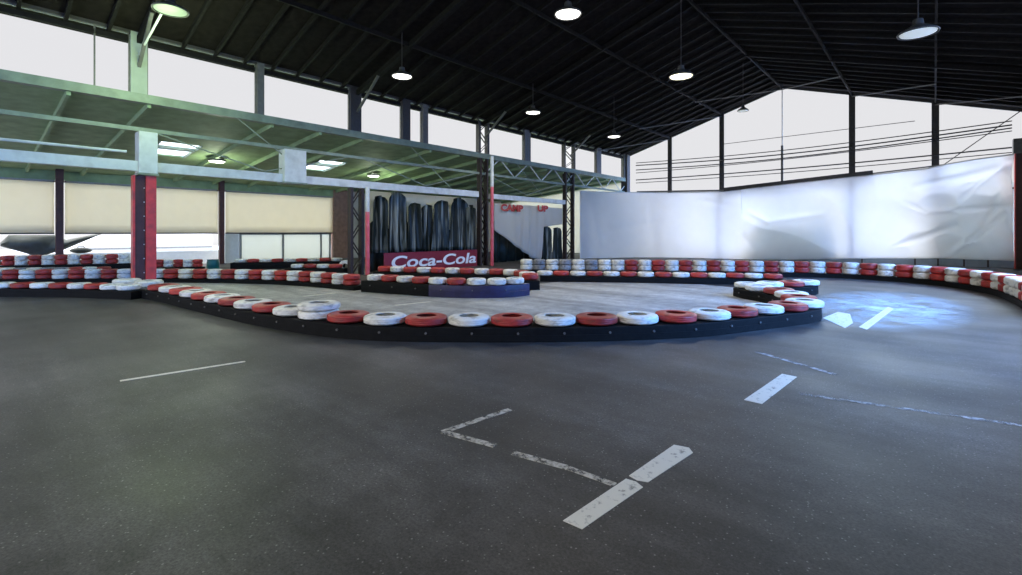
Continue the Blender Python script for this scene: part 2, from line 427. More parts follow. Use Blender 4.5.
# ------------------------------------------------------------------ main columns of the clerestory line
e = empty('steel_column', (XW, 3.07, 0), 'stout bright red steel column with brown side, white tyres at its foot', 'column', kind='thing')
MB().box(XW - .02, XW + .16, 3.20, 3.42, 0, 2.93).build('red_flange', M['red_paint'], e)
MB().box(XW - .12, XW + .10, 2.98, 3.20, 0, 2.93).build('web_plate', M['brown_paint'], e)
MB().box(XW - .06, XW + .14, 2.93, 2.98, 0, 2.93).build('red_flange', M['red_paint'], e)
for k in range(7): MB().box(XW + .10, XW + .115, 3.16, 3.185, .45 + .36*k, .475 + .36*k).build('rivet', M['grey_steel'], e)
MB().box(XW - .16, XW + .19, 2.9, 3.46, 0, .02).build('base_plate', M['dark_steel'], e)
lattice(9.25, .42, 0, 3.04, m='brown_lattice', name='lattice_column', label='brown lattice column beside the dark plastic curtain, behind a red pole', step=.6)
lattice(15.6, .42, 0, SILL - .21, m='brown_lattice', name='lattice_column', label='brown lattice column between dark curtain and torn white sheet', step=.6)
lattice(22.4, .75, 0, SILL - .21, m='brown_lattice', name='lattice_column', label='brown lattice column where the big white sheet begins', step=.6)
# bright red poles
def pole(u, X, ztop, label, r=.075):
    p = at_x(u, HY, X); q = Vector((p.x, p.y, 0))
    e = empty('red_pole', q, label, 'pole', kind='thing')
    MB().tube([q, q + Vector((0,0,ztop*.72))], r, 14).build('painted_shaft', M['pink_pole'], e, smooth=True)
    MB().tube([q + Vector((0,0,ztop*.72)), q + Vector((0,0,ztop))], r, 14).build('grey_shaft', M['grey_steel'], e, smooth=True)
    MB().lathe([(0, 0), (r*2, 0), (r*2, .02), (0, .02)], 16, c=q).build('base_plate', M['dark_steel'], e)
pole(367.5, -14.75, 3.05, 'bright red pole at the near edge of the dark plastic curtain')
pole(492, -14.7, 4.85, 'tall bright red pole at the far edge of the dark plastic curtain')

# ------------------------------------------------------------------ side aisle behind the clerestory line
ZA0, ZA1 = SILL - .15, 3.85
def aisle_z(x): return ZA1 + (ZA0 - ZA1) * (x - XB) / (XW - XB)
def on_aisle(u, v):
    x, y, b = ray(u, v); k = (ZA0 - ZA1) / (XW - XB)
    t = (ZA1 - k * XB - EYE) / (b - k * x); return at_t(u, v, t)
sk = []
for (u, v, lb) in ((173, 150, 'near'), (324, 165, 'far')):
    c = on_aisle(u, v); sk.append((c.x, c.y, lb))
SX0, SX1 = sk[0][0] - 1.0, sk[0][0] + 1.0
def aslab(mb, x0, x1, y0, y1, dz=0, th=.08):
    z0, z1 = aisle_z(x0) + dz, aisle_z(x1) + dz
    mb.hexa([(x0,y0,z0),(x1,y0,z1),(x1,y1,z1),(x0,y1,z0),(x0,y0,z0+th),(x1,y0,z1+th),(x1,y1,z1+th),(x0,y1,z0+th)])
ac = MB(); aslab(ac, XB, SX0, YB, 29.4); aslab(ac, SX1, XW, YB, 29.4)
ys = [YB] + [q for (_, yy, _) in sk for q in (yy - .62, yy + .62)] + [29.4]
for a, b in zip(ys[0::2], ys[1::2]): aslab(ac, SX0, SX1, a, b)
struct(ac.build('ceiling_aisle', M['aisle_ceiling']), 'boarded lean-to ceiling of the side aisle, green flare tint painted in', 'ceiling')
for (xx, yy, lb) in sk:
    e = bpy.data.objects.new('skylight', None); COL.objects.link(e); e.location = (xx, yy, aisle_z(xx))
    tag(e, 'bright skylight in the aisle ceiling, ' + ('beside the tall grey casing' if lb == 'near' else 'beside the casing with no column'), 'skylight', kind='thing')
    p = MB(); aslab(p, SX0, SX1, yy - .62, yy + .62, .05, .02); p.build('pane', M['skylight'], e)
    f = MB()
    for q in (yy - .62, yy + .58): aslab(f, SX0, SX1, q, q + .04, -.04, .12)
    xm = SX0 + (SX1 - SX0) * .62
    aslab(f, xm - .09, xm + .09, yy - .62, yy + .62, -.05, .12)
    f.build('skylight_frame', M['flare_tinted_steel'], e)
y = YB + .5
while y < 29:
    if all(abs(y - q[1]) > .7 for q in sk):
        j = MB(); z0, z1 = aisle_z(XB) - .07, aisle_z(XW) - .07
        j.bar((XB, y, z0), (XW, y, z1), .08, .14); struct(j.build('aisle_joist', M['aisle_ceiling']))
    y += 1.55
# back wall of the aisle
struct(MB().box(XB - .1, XB + .12, YB, 14.2, 3.5, 3.95).build('wall_aisle_lintel', M['aisle_ceiling']), 'dark lintel above the roller blinds, green flare tint painted in', 'lintel')
yp = at_x(332, 230, XB).y
struct(MB().box(XB - .1, XB + .15, yp, yp + 1.15, 0, 3.95).build('wall_aisle_pier', M['brown_pier']), 'broad brown pier beside the last roller blind', 'wall')
struct(MB().box(XB - .1, XB + .1, yp + 1.15, 29.4, 0, 3.95).build('wall_aisle_back', M['beige']), 'beige back wall of the side aisle', 'wall')
struct(MB().box(XB, XW - .3, 29.3, 29.33, 0, 4.8).build('window_90', M['blind']), 'translucent panel closing the side aisle, added to let light in', 'window')  # added translucent end, brings daylight into the aisle
# roller blinds between posts
def blind(u0, u1, label, zb=1.47):
    y0, y1 = at_x(u0, 210, XB).y, at_x(u1, 210, XB).y
    e = empty('roller_blind', (XB + .05, (y0+y1)/2, zb), label, 'blind', 'roller blinds along the aisle', 'thing')
    def fn(a, b): return (XB + .05 + .012*math.sin(a*9), y0 + (y1-y0)*a, zb + (3.5-zb)*b)
    MB().grid(fn, 24, 6).build('blind_cloth', M['blind'], e, smooth=True, solid=.006)
    MB().tube([(XB + .05, y0, 3.48), (XB + .05, y1, 3.48)], .06).build('roller_tube', M['grey_trim'], e)
    MB().box(XB + .03, XB + .075, y0, y1, zb - .05, zb).build('bottom_bar', M['blind_bar'], e)
blind(-42, 54, 'beige roller blind above the sagging dark tarp')
blind(64.5, 134, 'beige roller blind above the white trailer, between dark post and red column')
blind(136.5, 217.5, 'beige roller blind ending at the thin post with a teal drum at its foot')
blind(225, 332, 'wide beige roller blind above the frosted glazing beside the brown pier')
def aisle_post(u, w, label):
    p = at_x(u, 230, XB + .45)
    e = empty('aisle_post', (p.x, p.y, 0), label, 'post', kind='thing')
    MB().box(p.x - .1, p.x + .1, p.y - w/2, p.y + w/2, 0, aisle_z(p.x)).build('shaft', M['brown_paint'], e)
    MB().box(p.x - .16, p.x + .16, p.y - w/2 - .06, p.y + w/2 + .06, 0, .03).build('base_plate', M['dark_steel'], e)
    MB().box(p.x - .16, p.x + .16, p.y - w/2 - .06, p.y + w/2 + .06, 3.4, 3.44).build('cap_plate', M['brown_paint'], e)
aisle_post(59.5, .22, 'dark brown-red post standing in front of the sagging tarp')
aisle_post(221.5, .2, 'thin dark brown post with the teal drum at its foot')
# frosted glazing under the wide blind
y0, y1 = at_x(240, 245, XB).y, at_x(331, 245, XB).y
e = bpy.data.objects.new('window_%d' % wn, None); COL.objects.link(e); e.location = (XB, (y0+y1)/2, 0); struct(e, 'frosted glazed doors under the wide roller blind', 'window'); wn += 1
MB().box(XB - .03, XB - .01, y0, y1, .05, 1.4).build('pane', M['frost'], e)
f = MB()
for u in (240.5, 283, 321, 330):
    yy = at_x(u, 245, XB).y; f.box(XB - .05, XB + .02, yy - .05, yy + .05, 0, 1.42)
f.box(XB - .05, XB + .02, y0, y1, 1.36, 1.42); f.box(XB - .05, XB + .02, y0, y1, 0, .08)
f.build('window_frame', M['grey_trim'], e)
# white boards beside it and the low white parapet outside
ya, yb = at_x(225, 245, XB).y, at_x(239, 245, XB).y
struct(MB().box(XB - .06, XB + .0, ya, yb, 0, 1.45).build('wall_aisle_board', M['white_body']), 'white board beside the frosted glazing', 'wall')
struct(MB().box(-26.9, -26.6, YB, at_x(232, 245, -26.6).y, -.02, .62).build('wall_outside_parapet', M['white_body']), 'low white parapet outside the blinds', 'wall')
# white trailer outside (profile along y with a sloping nose)
xt = -28.0
pr = [at_x(u, v, xt) for (u, v) in ((60, 262), (66, 251), (98, 236), (212, 234), (213, 262))]
e = empty('covered_trailer', (xt - .7, (pr[0].y + pr[3].y)/2, -.02), 'white trailer with a sloping nose parked outside under the blinds', 'trailer')
bm = MB()
lo = [bm.b.verts.new((xt, p.y, max(p.z, .25))) for p in pr]; hi = [bm.b.verts.new((xt - 1.5, p.y, max(p.z, .25))) for p in pr]
bm.b.faces.new(lo); bm.b.faces.new(hi[::-1])
for k in range(5): bm.b.faces.new((lo[k], lo[(k+1)%5], hi[(k+1)%5], hi[k]))
bm.build('body', M['white_body'], e)
q0, q1 = at_x(86, 249, xt), at_x(212, 249.5, xt)
MB().box(xt + .0, xt + .025, q0.y, q1.y, q0.z - .05, q0.z + .03).build('grey_stripe', M['grey_trim'], e)
for f_ in (.3, .8):
    yy = pr[0].y + (pr[3].y - pr[0].y) * f_
    w = MB(); w.lathe([(0, -.1), (.24, -.1), (.3, -.06), (.3, .06), (.24, .1), (0, .1)], 20)
    bmesh.ops.rotate(w.b, verts=w.b.verts[:], cent=(0,0,0), matrix=Matrix.Rotation(PI/2, 3, 'Y'))
    bmesh.ops.translate(w.b, verts=w.b.verts[:], vec=(xt - .2, yy, .28))
    w.build('wheel', M['belt'], e)
# sagging dark tarp
xt = -26.15
top = [at_x(u, v, xt) for (u, v) in ((0, 243), (9, 235), (54, 235), (66, 240), (101, 233))]
bot = [at_x(u, v, xt) for (u, v) in ((0, 246), (18, 251), (38, 257), (66, 249), (101, 234))]
def lerp_list(L_, t):
    t *= len(L_) - 1; i = min(int(t), len(L_) - 2); return L_[i].lerp(L_[i+1], t - i)
def fn(a, b):
    p = lerp_list(top, a).lerp(lerp_list(bot, a), b)
    p.x += .18*math.sin(b*PI) + .05*math.sin(a*17 + b*4); return p
tag(MB().grid(fn, 32, 10).build('hanging_tarp', M['tarp'], smooth=True, solid=.01), 'dark grey-green tarp sagging below the blind, behind the dark post', 'tarp')
# bag on the parapet, teal drum
p = at_x(81, 255, -26.75)
bm = MB(); bmesh.ops.create_uvsphere(bm.b, u_segments=16, v_segments=10, radius=1)
bmesh.ops.scale(bm.b, verts=bm.b.verts[:], vec=(.16, .36, .12)); bmesh.ops.translate(bm.b, verts=bm.b.verts[:], vec=(p.x, p.y, .62 + .115))
e = empty('sports_bag', (p.x, p.y, .62), 'long dark bag lying on the white parapet beside the post', 'bag')
bm.build('body', M['bag'], e, smooth=True)
MB().tube([(p.x, p.y - .14, .82), (p.x, p.y - .07, .9), (p.x, p.y + .07, .9), (p.x, p.y + .14, .82)], .014, 8).build('handle', M['bag'], e, smooth=True)
p = at_t(213, 262, 18.6); p.z = 0
e = empty('plastic_drum', p, 'teal plastic drum at the foot of the thin brown post', 'drum')
MB().lathe([(0, .0), (.2, .0), (.215, .05), (.21, .2), (.215, .22), (.21, .36), (.19, .42), (0, .42)], 22, c=p).build('body', M['teal'], e, smooth=True)
MB().lathe([(0, .42), (.2, .42), (.2, .45), (.05, .46), (0, .46)], 22, c=p).build('lid', M['teal'], e, smooth=True)

# ------------------------------------------------------------------ dark plastic curtains, banner, torn sheet
xc = XW - .2
def curtain(u, w, vtop, label, zb=.72, lean=0):
    c = at_x(u, vtop, xc); y0, y1 = at_x(u - w/2, 225, xc).y, at_x(u + w/2, 225, xc).y
    H = c.z; W = (y1 - y0) / 2; ph = random.random() * 6
    def fn(a, b):
        s = 2*a - 1; ztop = H - W*1.1*(1 - math.sqrt(max(0, 1 - .96*s*s)))
        z = zb + (ztop - zb)*b
        wd = 1 + .22*(1-b)
        return (xc + .07*math.sin(a*15 + ph) + .03*math.sin(a*31 + b*3), (y0+y1)/2 + s*W*wd + lean*(1-b), z)
    o = MB().grid(fn, 36, 12).build('plastic_curtain', M['streaked_curtain'], smooth=True, solid=.008)
    return tag(o, label, 'curtain', 'dark plastic curtain strips')
cs = [(380, 15, 195.5), (397, 17, 191.5), (415, 14, 202.5), (427.5, 11, 204.5), (442, 16, 200), (459, 17, 197.5), (471, 8, 205)]
for i, (u, w, v) in enumerate(cs):
    xc = XW - .32 - .16*(i % 2)
    curtain(u, w, v, 'dark round-topped plastic curtain strip above the red banner, %s from the near red pole' % nth(i + 1), lean=random.uniform(-.1, .1))
ya, yb = at_x(370, 245, XW - .6).y, at_x(480, 245, XW - .6).y
def fn(a, b): return (XW - .72 + .07*math.sin(a*70) + .03*math.sin(a*33), ya + (yb-ya)*a, .02 + (1.75 + .12*math.sin(a*25) + .08*math.sin(a*61))*b)
tag(MB().grid(fn, 120, 6).build('dark_curtain', M['dark_curtain'], smooth=True, solid=.008), 'wide dark plastic skirt below the round-topped curtain strips', 'curtain')
xc = XW - .2
# beige sheet behind the curtain tops
ya, yb = at_x(369, 225, XW - .85).y, at_x(480, 225, XW - .85).y
def fn(a, b): return (XW - .85 + .03*math.sin(a*22), ya + (yb-ya)*a, .01 + 3.05*b)
tag(MB().grid(fn, 40, 3).build('backing_sheet', M['beige_sheet'], smooth=True, solid=.006), 'pale sheet hung behind the dark plastic curtain strips', 'sheet')
# banner with lettering
ya, yb = at_x(384, 262, XW + .05).y, at_x(477, 262, XW + .05).y
e = empty('advertising_banner', (XW + .05, (ya+yb)/2, 0), 'low red banner with white lettering under the dark plastic curtain', 'banner')
MB().box(XW + .03, XW + .06, ya, yb, .0, .72).build('banner_board', M['banner'], e)
def text(s, size, p, parent, m, rot=(PI/2, 0, PI/2), shear=0.0, off=0.0, sx=1.0, name='lettering'):
    c = bpy.data.curves.new(name, 'FONT'); c.body = s; c.size = size; c.extrude = .006; c.shear = shear; c.offset = off
    t = bpy.data.objects.new(name, c); COL.objects.link(t); t.rotation_euler = rot; t.scale = (sx, 1, 1)
    dg = bpy.context.evaluated_depsgraph_get(); me = bpy.data.meshes.new_from_object(t.evaluated_get(dg))
    o = bpy.data.objects.new(name, me); COL.objects.link(o); o.rotation_euler = rot; o.scale = (sx, 1, 1)
    bpy.data.objects.remove(t)
    me.materials.clear(); me.materials.append(m)
    o.parent = parent; o.location = Vector(p) - Vector(parent.location)
    return o
tp = at_x(390, 268, XW + .08)
tw = at_x(475, 268, XW + .08).y - tp.y
t = text('Coca-Cola', .62, (XW + .07, tp.y, .16), e, M['letter'], shear=.15, off=.012)
t.scale.x = tw / max(.1, t.dimensions.x if t.dimensions.x > .1 else tw)
t['label'] = 'white lettering'
# torn off-white sheet with red lettering in the next bay
xs = XW + .0
tops = [(494.5, 203), (512, 204.5), (530, 205.5), (541, 206.5), (543, 206.8), (570, 209)]
bots = [(494.5, 230), (512, 243), (530, 257), (541, 261), (543, 227), (570, 223)]
T = [at_x(u, v, xs) for u, v in tops]; B = [at_x(u, v, xs) for u, v in bots]
def pl(L_, us, u):
    for i in range(len(us)-1):
        if u <= us[i+1]:
            return L_[i].lerp(L_[i+1], (u-us[i])/(us[i+1]-us[i]))
    return L_[-1].copy()
us = [p[0] for p in tops]
def fn(a, b):
    u = 494.5 + 67*a
    p = pl(T, us, u).lerp(pl(B, us, u), b)
    k = math.exp(-((u - 529)/12)**2)
    p.x += .10*k*math.sin(u*.8 + 1.0*b)*(.3+.5*b) + .03*math.sin(u*.35); return p
e = empty('torn_sheet', at_x(530, 206, xs), 'torn off-white plastic sheet with red lettering and a slanting lower edge', 'sheet')
MB().grid(fn, 76, 14).build('sheet_cloth', M['beige_sheet'], e, smooth=True, solid=.006)
for s, u0, u1, v in (('CAMP', 501, 523, 210.5), ('UP', 537.5, 548, 211)):
    a, b = at_x(u0, v, xs + .09), at_x(u1, v, xs + .09)
    t = text(s, .42, a, e, M['red_letter'], off=.02)
    d = t.dimensions.x; t.scale.x = (b.y - a.y) / max(d, .1); t['label'] = 'red lettering'
for (u, w, v, lb) in ((546.5, 9, 226, 'dark round-topped curtain strip beside the torn white sheet'), (557, 9, 227, 'dark round-topped curtain strip beside the far lattice column')):
    xc = XW - .25; curtain(u, w, v, lb, zb=.02)
# dark material behind the torn sheet
ya, yb = at_x(494, 245, XW - .8).y, at_x(545, 245, XW - .8).y
def fn(a, b): return (XW - .8 + .06*math.sin(a*40), ya + (yb-ya)*a, .02 + 2.0*b)
tag(MB().grid(fn, 60, 3).build('dark_curtain', M['dark_curtain'], smooth=True, solid=.008), 'wide dark curtain behind the torn white sheet', 'curtain')

# ------------------------------------------------------------------ gable end
GY = YG
struct(MB().box(XW, XR, GY - .05, GY + .1, 0, .34).build('wall_far_plinth', M['plinth']), 'blue-grey plinth below the white sheet', 'wall')
gz0 = .34
xs_ = [XW + .3] + [XM + 3.07 * i for i in (-2, -1, 0, 1, 2)] + [XR - .1]
for i in (-2, -1, 1, 2):
    x = XM + 3.07*i; z1 = roof_z(x) - .07
    e = empty('gable_post', (x, GY, .34), 'dark upright gable post, %s from the long clerestory wall' % nth({-2:1,-1:2,1:4,2:5}[i]), 'post', kind='thing')
    MB().box(x - .09, x + .09, GY - .12, GY - .02, .34, z1).build('shaft', M['dark_steel'], e)
    MB().box(x - .13, x + .13, GY - .15, GY - .12, .34, z1 - .1).build('flange', M['dark_steel'], e)
e = empty('gable_post', (XM, GY, 0), 'short thin post under the ridge, standing before the gable glass', 'post', kind='thing')
MB().box(XM - .05, XM + .05, GY - .1, GY - .02, .34, 6.1).build('shaft', M['mid_steel'], e)
MB().box(XM - .02, XM + .02, GY - .06, GY - .03, 6.1, ZR - .2).build('rod', M['white_frame'], e)
for a, b in zip(xs_, xs_[1:]):
    e = bpy.data.objects.new('window_%d' % wn, None); COL.objects.link(e); e.location = ((a+b)/2, GY, gz0); struct(e, 'tall gable window bay', 'window'); wn += 1
    p = MB()
    za, zb = roof_z(a) - .02, roof_z(b) - .02
    p.hexa([(a, GY + .02, gz0), (b, GY + .02, gz0), (b, GY + .03, gz0), (a, GY + .03, gz0), (a, GY + .02, za), (b, GY + .02, zb), (b, GY + .03, zb), (a, GY + .03, za)])
    p.build('pane', M['glass'], e)
    f = MB(); f.bar((a, GY, za - .1), (b, GY, zb - .1), .08, .16); f.box(a, b, GY - .02, GY + .06, 3.3, 3.36)
    f.build('window_frame', M['dark_steel'], e)
struct(MB().box(XW - .22, XW + .22, GY - .2, GY + .2, 0, ZE).build('wall_far_corner', M['dark_steel']), 'dark corner post where clerestory meets gable', 'column')
# tilted dark beam hung across the gable
a, b = at_y(724, 190.5, GY - .26), at_y(873, 173.5, GY - .26)
e = empty('gable_beam', a, 'dark tilted beam hung across the gable above the white sheet', 'beam', kind='thing')
MB().bar(a, b, .12, .30).build('beam_body', M['dark_steel'], e)
MB().bar(at_y(637, 192, GY - .26), a, .08, .10).build('beam_tail', M['mid_steel'], e)
c = at_y(943, 165, GY - .26)
MB().bar(b, c, .05, .06).build('beam_rod', M['mid_steel'], e)
# cables strung across the gable
cab = [(163, 120, 2.0, .016), (165.5, 124, 2.5, .022), (170, 127, 2.5, .02), (173, 130, 1.5, .014), (180, 147, 1.0, .022), (183, 152, 1.0, .014)]
for i, (v0, v1, sag, r) in enumerate(cab):
    a, b = at_y(636, v0, GY - .4), at_y(1012, v0 + (v1 - v0)*(376/394) - 1, GY - .4)
    pts = [a.lerp(b, k/24) - Vector((0, 0, .10*sag*math.sin(PI*k/24))) for k in range(25)]
    tag(MB().tube(pts, r*1.5, 6).build('strung_cable', M['cable']), 'dark cable strung across the gable windows, %s from the top of the bunch' % nth(i + 2), 'cable', 'cables across the gable')
a, b = at_y(724, 144, GY - .4), at_y(915, 121, GY - .4)
tag(MB().tube([a.lerp(b, k/10) for k in range(11)], .016, 6).build('strung_cable', M['cable']), 'short dark cable highest of those across the gable windows', 'cable', 'cables across the gable')
tag(MB().tube([at_y(942, 166, GY - .5), at_y(1022, 110, GY - .5)], .02, 6).build('stay_rod', M['cable']), 'dark slanting stay rod above the sheet beside the red corner column', 'rod')
# red corner column on the right
p = at_y(1020, 230, GY - .45)
e = empty('corner_column', (p.x, p.y, 0), 'dark red corner column at the end of the white sheet', 'column', kind='thing')
MB().box(p.x - .13, p.x + .13, p.y - .13, p.y + .13, 0, 5.0).build('shaft', M['brown_paint'], e)
MB().box(p.x - .16, p.x - .125, p.y - .16, p.y + .16, 0, 5.0).build('flange', M['red_paint'], e)
MB().box(p.x - .2, p.x + .2, p.y - .2, p.y + .2, 4.7, 5.3).build('cap_box', M['mid_steel'], e)
struct(MB().box(XR - .15, XR + .05, GY - .2, GY + .1, 0, ZE).build('wall_far_corner', M['dark_steel']), 'dark corner post at the open side', 'column')

struct(MB().box(XR, XR + .15, 20.5, YG, 0, ZE).build('wall_right_light_block', M['dark_board']), 'unseen dark wall added to keep side light off the white sheet', 'wall')  # unseen, added to block side light from the sheet
struct(MB().box(XR, XR + .15, YB, 5.5, 0, ZE).build('wall_right_light_block', M['dark_board']), 'unseen dark wall added to keep blue side light off the near floor', 'wall')  # unseen, added to limit the blue light on the near floor
# big white sheet: along the end of the clerestory wall, round the corner, across the gable
ctrl = [(576, 27.0, 186, 262), (600, None, 191.5, 261.5), (660, None, 192, 261), (724, None, 192, 260), (800, None, 184, 259.5), (872, None, 175, 259), (945, None, 164, 258.5), (1013, None, 152, 262)]
gpts = [Vector((XW + .35, 23.0, 0)), Vector((XW + .9, 24.6, 0)), Vector((-12.2, 27.4, 0)), Vector((-8.5, 28.45, 0)), Vector((-5.2, 28.5, 0)), Vector((-2.2, 28.5, 0)), Vector((.2, 28.45, 0)), Vector((2.42, 28.4, 0))]
def cr(P, t):
    n = len(P) - 1; t = min(max(t, 0), 1) * n; i = min(int(t), n - 1); f = t - i
    p0, p1, p2, p3 = P[max(i-1, 0)], P[i], P[i+1], P[min(i+2, n)]
    return .5*((2*p1) + (p2-p0)*f + (2*p0-5*p1+4*p2-p3)*f*f + (3*p1-p0-3*p2+p3)*f**3)
def depth_u(p):
    t = p.x*FX + p.y*FY; a = p.x*RX + p.y*RY; return t, CX + F*a/t
CREASE = [(905, 203, 926, 212, .10, 2.6), (926, 212, 1012, 206, .09, 2.4), (893, 246, 955, 226, .13, 3), (952, 254, 1002, 214, .13, 3.2), (915, 186, 972, 174, .09, 2.6),
          (950, 182, 1008, 165, .16, 4), (750, 212, 768, 222, .10, 2.5), (768, 222, 822, 214, .08, 3), (740, 232, 752, 248, .08, 3), (960, 200, 985, 178, .08, 2.5), (1000, 190, 975, 240, .08, 3),
          (590, 195, 600, 255, .10, 4), (650, 198, 655, 258, .06, 5), (612, 230, 660, 222, .05, 4), (700, 200, 745, 208, .05, 3)]
ubot = [(560, 262), (600, 261.5), (700, 260.5), (800, 259.5), (872, 258.5), (945, 258.5), (1030, 261.5)]
utop = [(560, 186), (580, 191), (600, 192), (660, 193), (724, 192), (800, 183), (872, 175), (925, 169), (945, 164.5), (975, 159.5), (1016, 154), (1030, 153)]
def interp(tab, u):
    for (a, b), (c, d) in zip(tab, tab[1:]):
        if u <= c: return b + (d-b)*(u-a)/(c-a)
    return tab[-1][1]
def fn(a, b):
    p = cr(gpts, a); t, u = depth_u(p)
    zt = EYE + (HY - interp(utop, u))/F*t; zb = EYE + (HY - interp(ubot, u))/F*t
    z = zb + (zt-zb)*b
    w = .035*math.sin(a*47 + 2*b) + .025*math.sin(a*23 - 3*b)
    # creases on the far end: slanting pull folds
    k = max(0, (a - .70)/.30)
    w += k*.10*math.sin((a*26 + b*5.5)) + k*.09*math.sin(a*19 - b*11 + 1) + k*.05*math.sin(a*60 + b*17)
    g_ = math.exp(-((u-785)/55)**2); w += g_*.22*math.sin(b*5.2 + a*14)
    w += math.exp(-((b-.95)/.08)**2)*k*.07
    w += .10*math.exp(-((a-.02)/.02)**2)*math.sin(b*9)
    v = HY - F*(z-EYE)/t                                   # sharp pull creases in the cloth
    for (u0, v0, u1, v1, am, sg) in CREASE:
        du, dv = u1-u0, v1-v0; q = max(0, min(1, ((u-u0)*du + (v-v0)*dv)/(du*du+dv*dv)))
        d2 = (u-u0-q*du)**2 + (v-v0-q*dv)**2
        if d2 < 9*sg*sg: w += am*math.exp(-d2/(sg*sg))*(.4 + .6*math.sin(PI*min(.97, max(.03, q))))
    return (p.x + w*.25, p.y - abs(w)*.9 if a > .45 else p.y - w*.6, z)
e = empty('hanging_sheet', (-5, 28.4, .1), 'huge white sheet hung across the whole gable end', 'sheet')
MB().grid(fn, 330, 64).build('sheet_cloth', M['sheet'], e, smooth=True, solid=.006)
hem = MB(); hem.tube([Vector(fn(k/80, 1.0)) for k in range(81)], .025, 6); hem.build('top_rope', M['white_frame'], e)
# unseen panels added behind the sheet to shade parts of it
_a, _b = at_y(748, 230, GY - .12).x, at_y(838, 230, GY - .12).x
struct(MB().hexa([(_a, GY-.12, .34), (_b, GY-.12, .34), (_b, GY-.08, .34), (_a, GY-.08, .34), (_a+.5, GY-.1, 2.2), (_b-.3, GY-.1, 2.55), (_b-.3, GY-.07, 2.55), (_a+.5, GY-.07, 2.2)]).build('sheet_shade_panel', M['frost']), 'unseen panel added behind the white sheet to shade its middle', 'wall')
struct(MB().box(at_y(930, 230, GY).x, XR, GY - .015, GY + .015, .34, 3.6).build('sheet_shade_panel', M['frost']), 'unseen panel added to shade the end of the white sheet', 'wall')
# thin stays between plinth and sheet
for i, u in enumerate((862, 915, 938, 964, 988)):
    p = at_y(u, 262, GY - .12)
    tag(MB().bar((p.x, p.y, 0), (p.x, p.y, .62), .06).build('fence_stake', M['dark_steel']), 'short dark stake under the white sheet, %s before the red corner column' % nth(5 - i), 'stake', 'stakes under the sheet')

# ------------------------------------------------------------------ tyres and barriers
def tyre_mesh(m, name):
    bm = MB()
    prof = [(.46, .06), (.50, .0), (.62, -.01), (.84, .03), (.95, .14), (1.0, .30), (.985, .36), (.985, .44), (1.0, .50), (.985, .56), (.985, .64), (1.0, .70),
            (.95, .86), (.84, .97), (.62, 1.01), (.50, 1.0), (.46, .94), (.50, .86), (.70, .80), (.70, .20), (.50, .14)]
    bm.lathe(prof, 28, closed=True)
    for v in bm.b.verts:                                   # tread blocks cut across the crown, and a slightly squashed carcass
        a = math.atan2(v.co.y, v.co.x); r = math.hypot(v.co.x, v.co.y)
        s = 1 + .012*math.sin(2*a + .7)
        if r > .97: s -= .012*(math.sin(14*a) > 0)
        v.co.x *= s; v.co.y *= s
    me_o = bm.build(name, m, smooth=True, angle=50)
    me = me_o.data; bpy.data.objects.remove(me_o); return me
TY = {'w': tyre_mesh(M['tyre_white'], 'white_tyre'), 'r': tyre_mesh(M['tyre_red'], 'red_tyre'), 'g': tyre_mesh(M['tyre_grey'], 'grey_tyre')}
NAME = {'w': 'white', 'r': 'red', 'g': 'grey'}
def tyre(c, z, R, h, col, label, group, tilt=0.0):
    o = bpy.data.objects.new('tyre_bumper', TY[col]); COL.objects.link(o)
    o.location = (c.x, c.y, z + .004 + R*tilt); o.scale = (R, R, h)
    o.rotation_euler = (random.uniform(-tilt, tilt), random.uniform(-tilt, tilt), random.random()*6.28)
    tag(o, label, 'tyre', group, 'thing'); return o
def resample(P, step):
    n = 80*len(P); pts = [cr(P, k/n) for k in range(n+1)]; acc = [0]
    for a, b in zip(pts, pts[1:]): acc.append(acc[-1] + (b-a).length)
    return pts, acc
def at_len(pts, acc, s):
    s = min(max(s, 0), acc[-1]); lo, hi = 0, len(acc)-1
    while hi - lo > 1:
        m = (lo+hi)//2
        if acc[m] <= s: lo = m
        else: hi = m
    f = (s-acc[lo])/max(1e-9, acc[hi]-acc[lo]); return pts[lo].lerp(pts[hi], f)
def edge_path(px, R):
    """front bottom edge of a barrier in the photo (u, v on the floor) -> its centre line R behind that edge"""
    P = [at_z(u, v) for u, v in px]; out = []
    for i, p in enumerate(P):
        d = (P[min(i+1, len(P)-1)] - P[max(i-1, 0)]).normalized()
        nrm = Vector((-d.y, d.x, 0))
        if nrm.dot(p) < 0: nrm = -nrm
        out.append(p + nrm*R)
    return out
def smooth_poly(pts, k=3):
    for _ in range(k):
        pts = [pts[0]] + [(pts[i-1]+2*pts[i]+pts[i+1])/4 for i in range(1, len(pts)-1)] + [pts[-1]]
    return pts
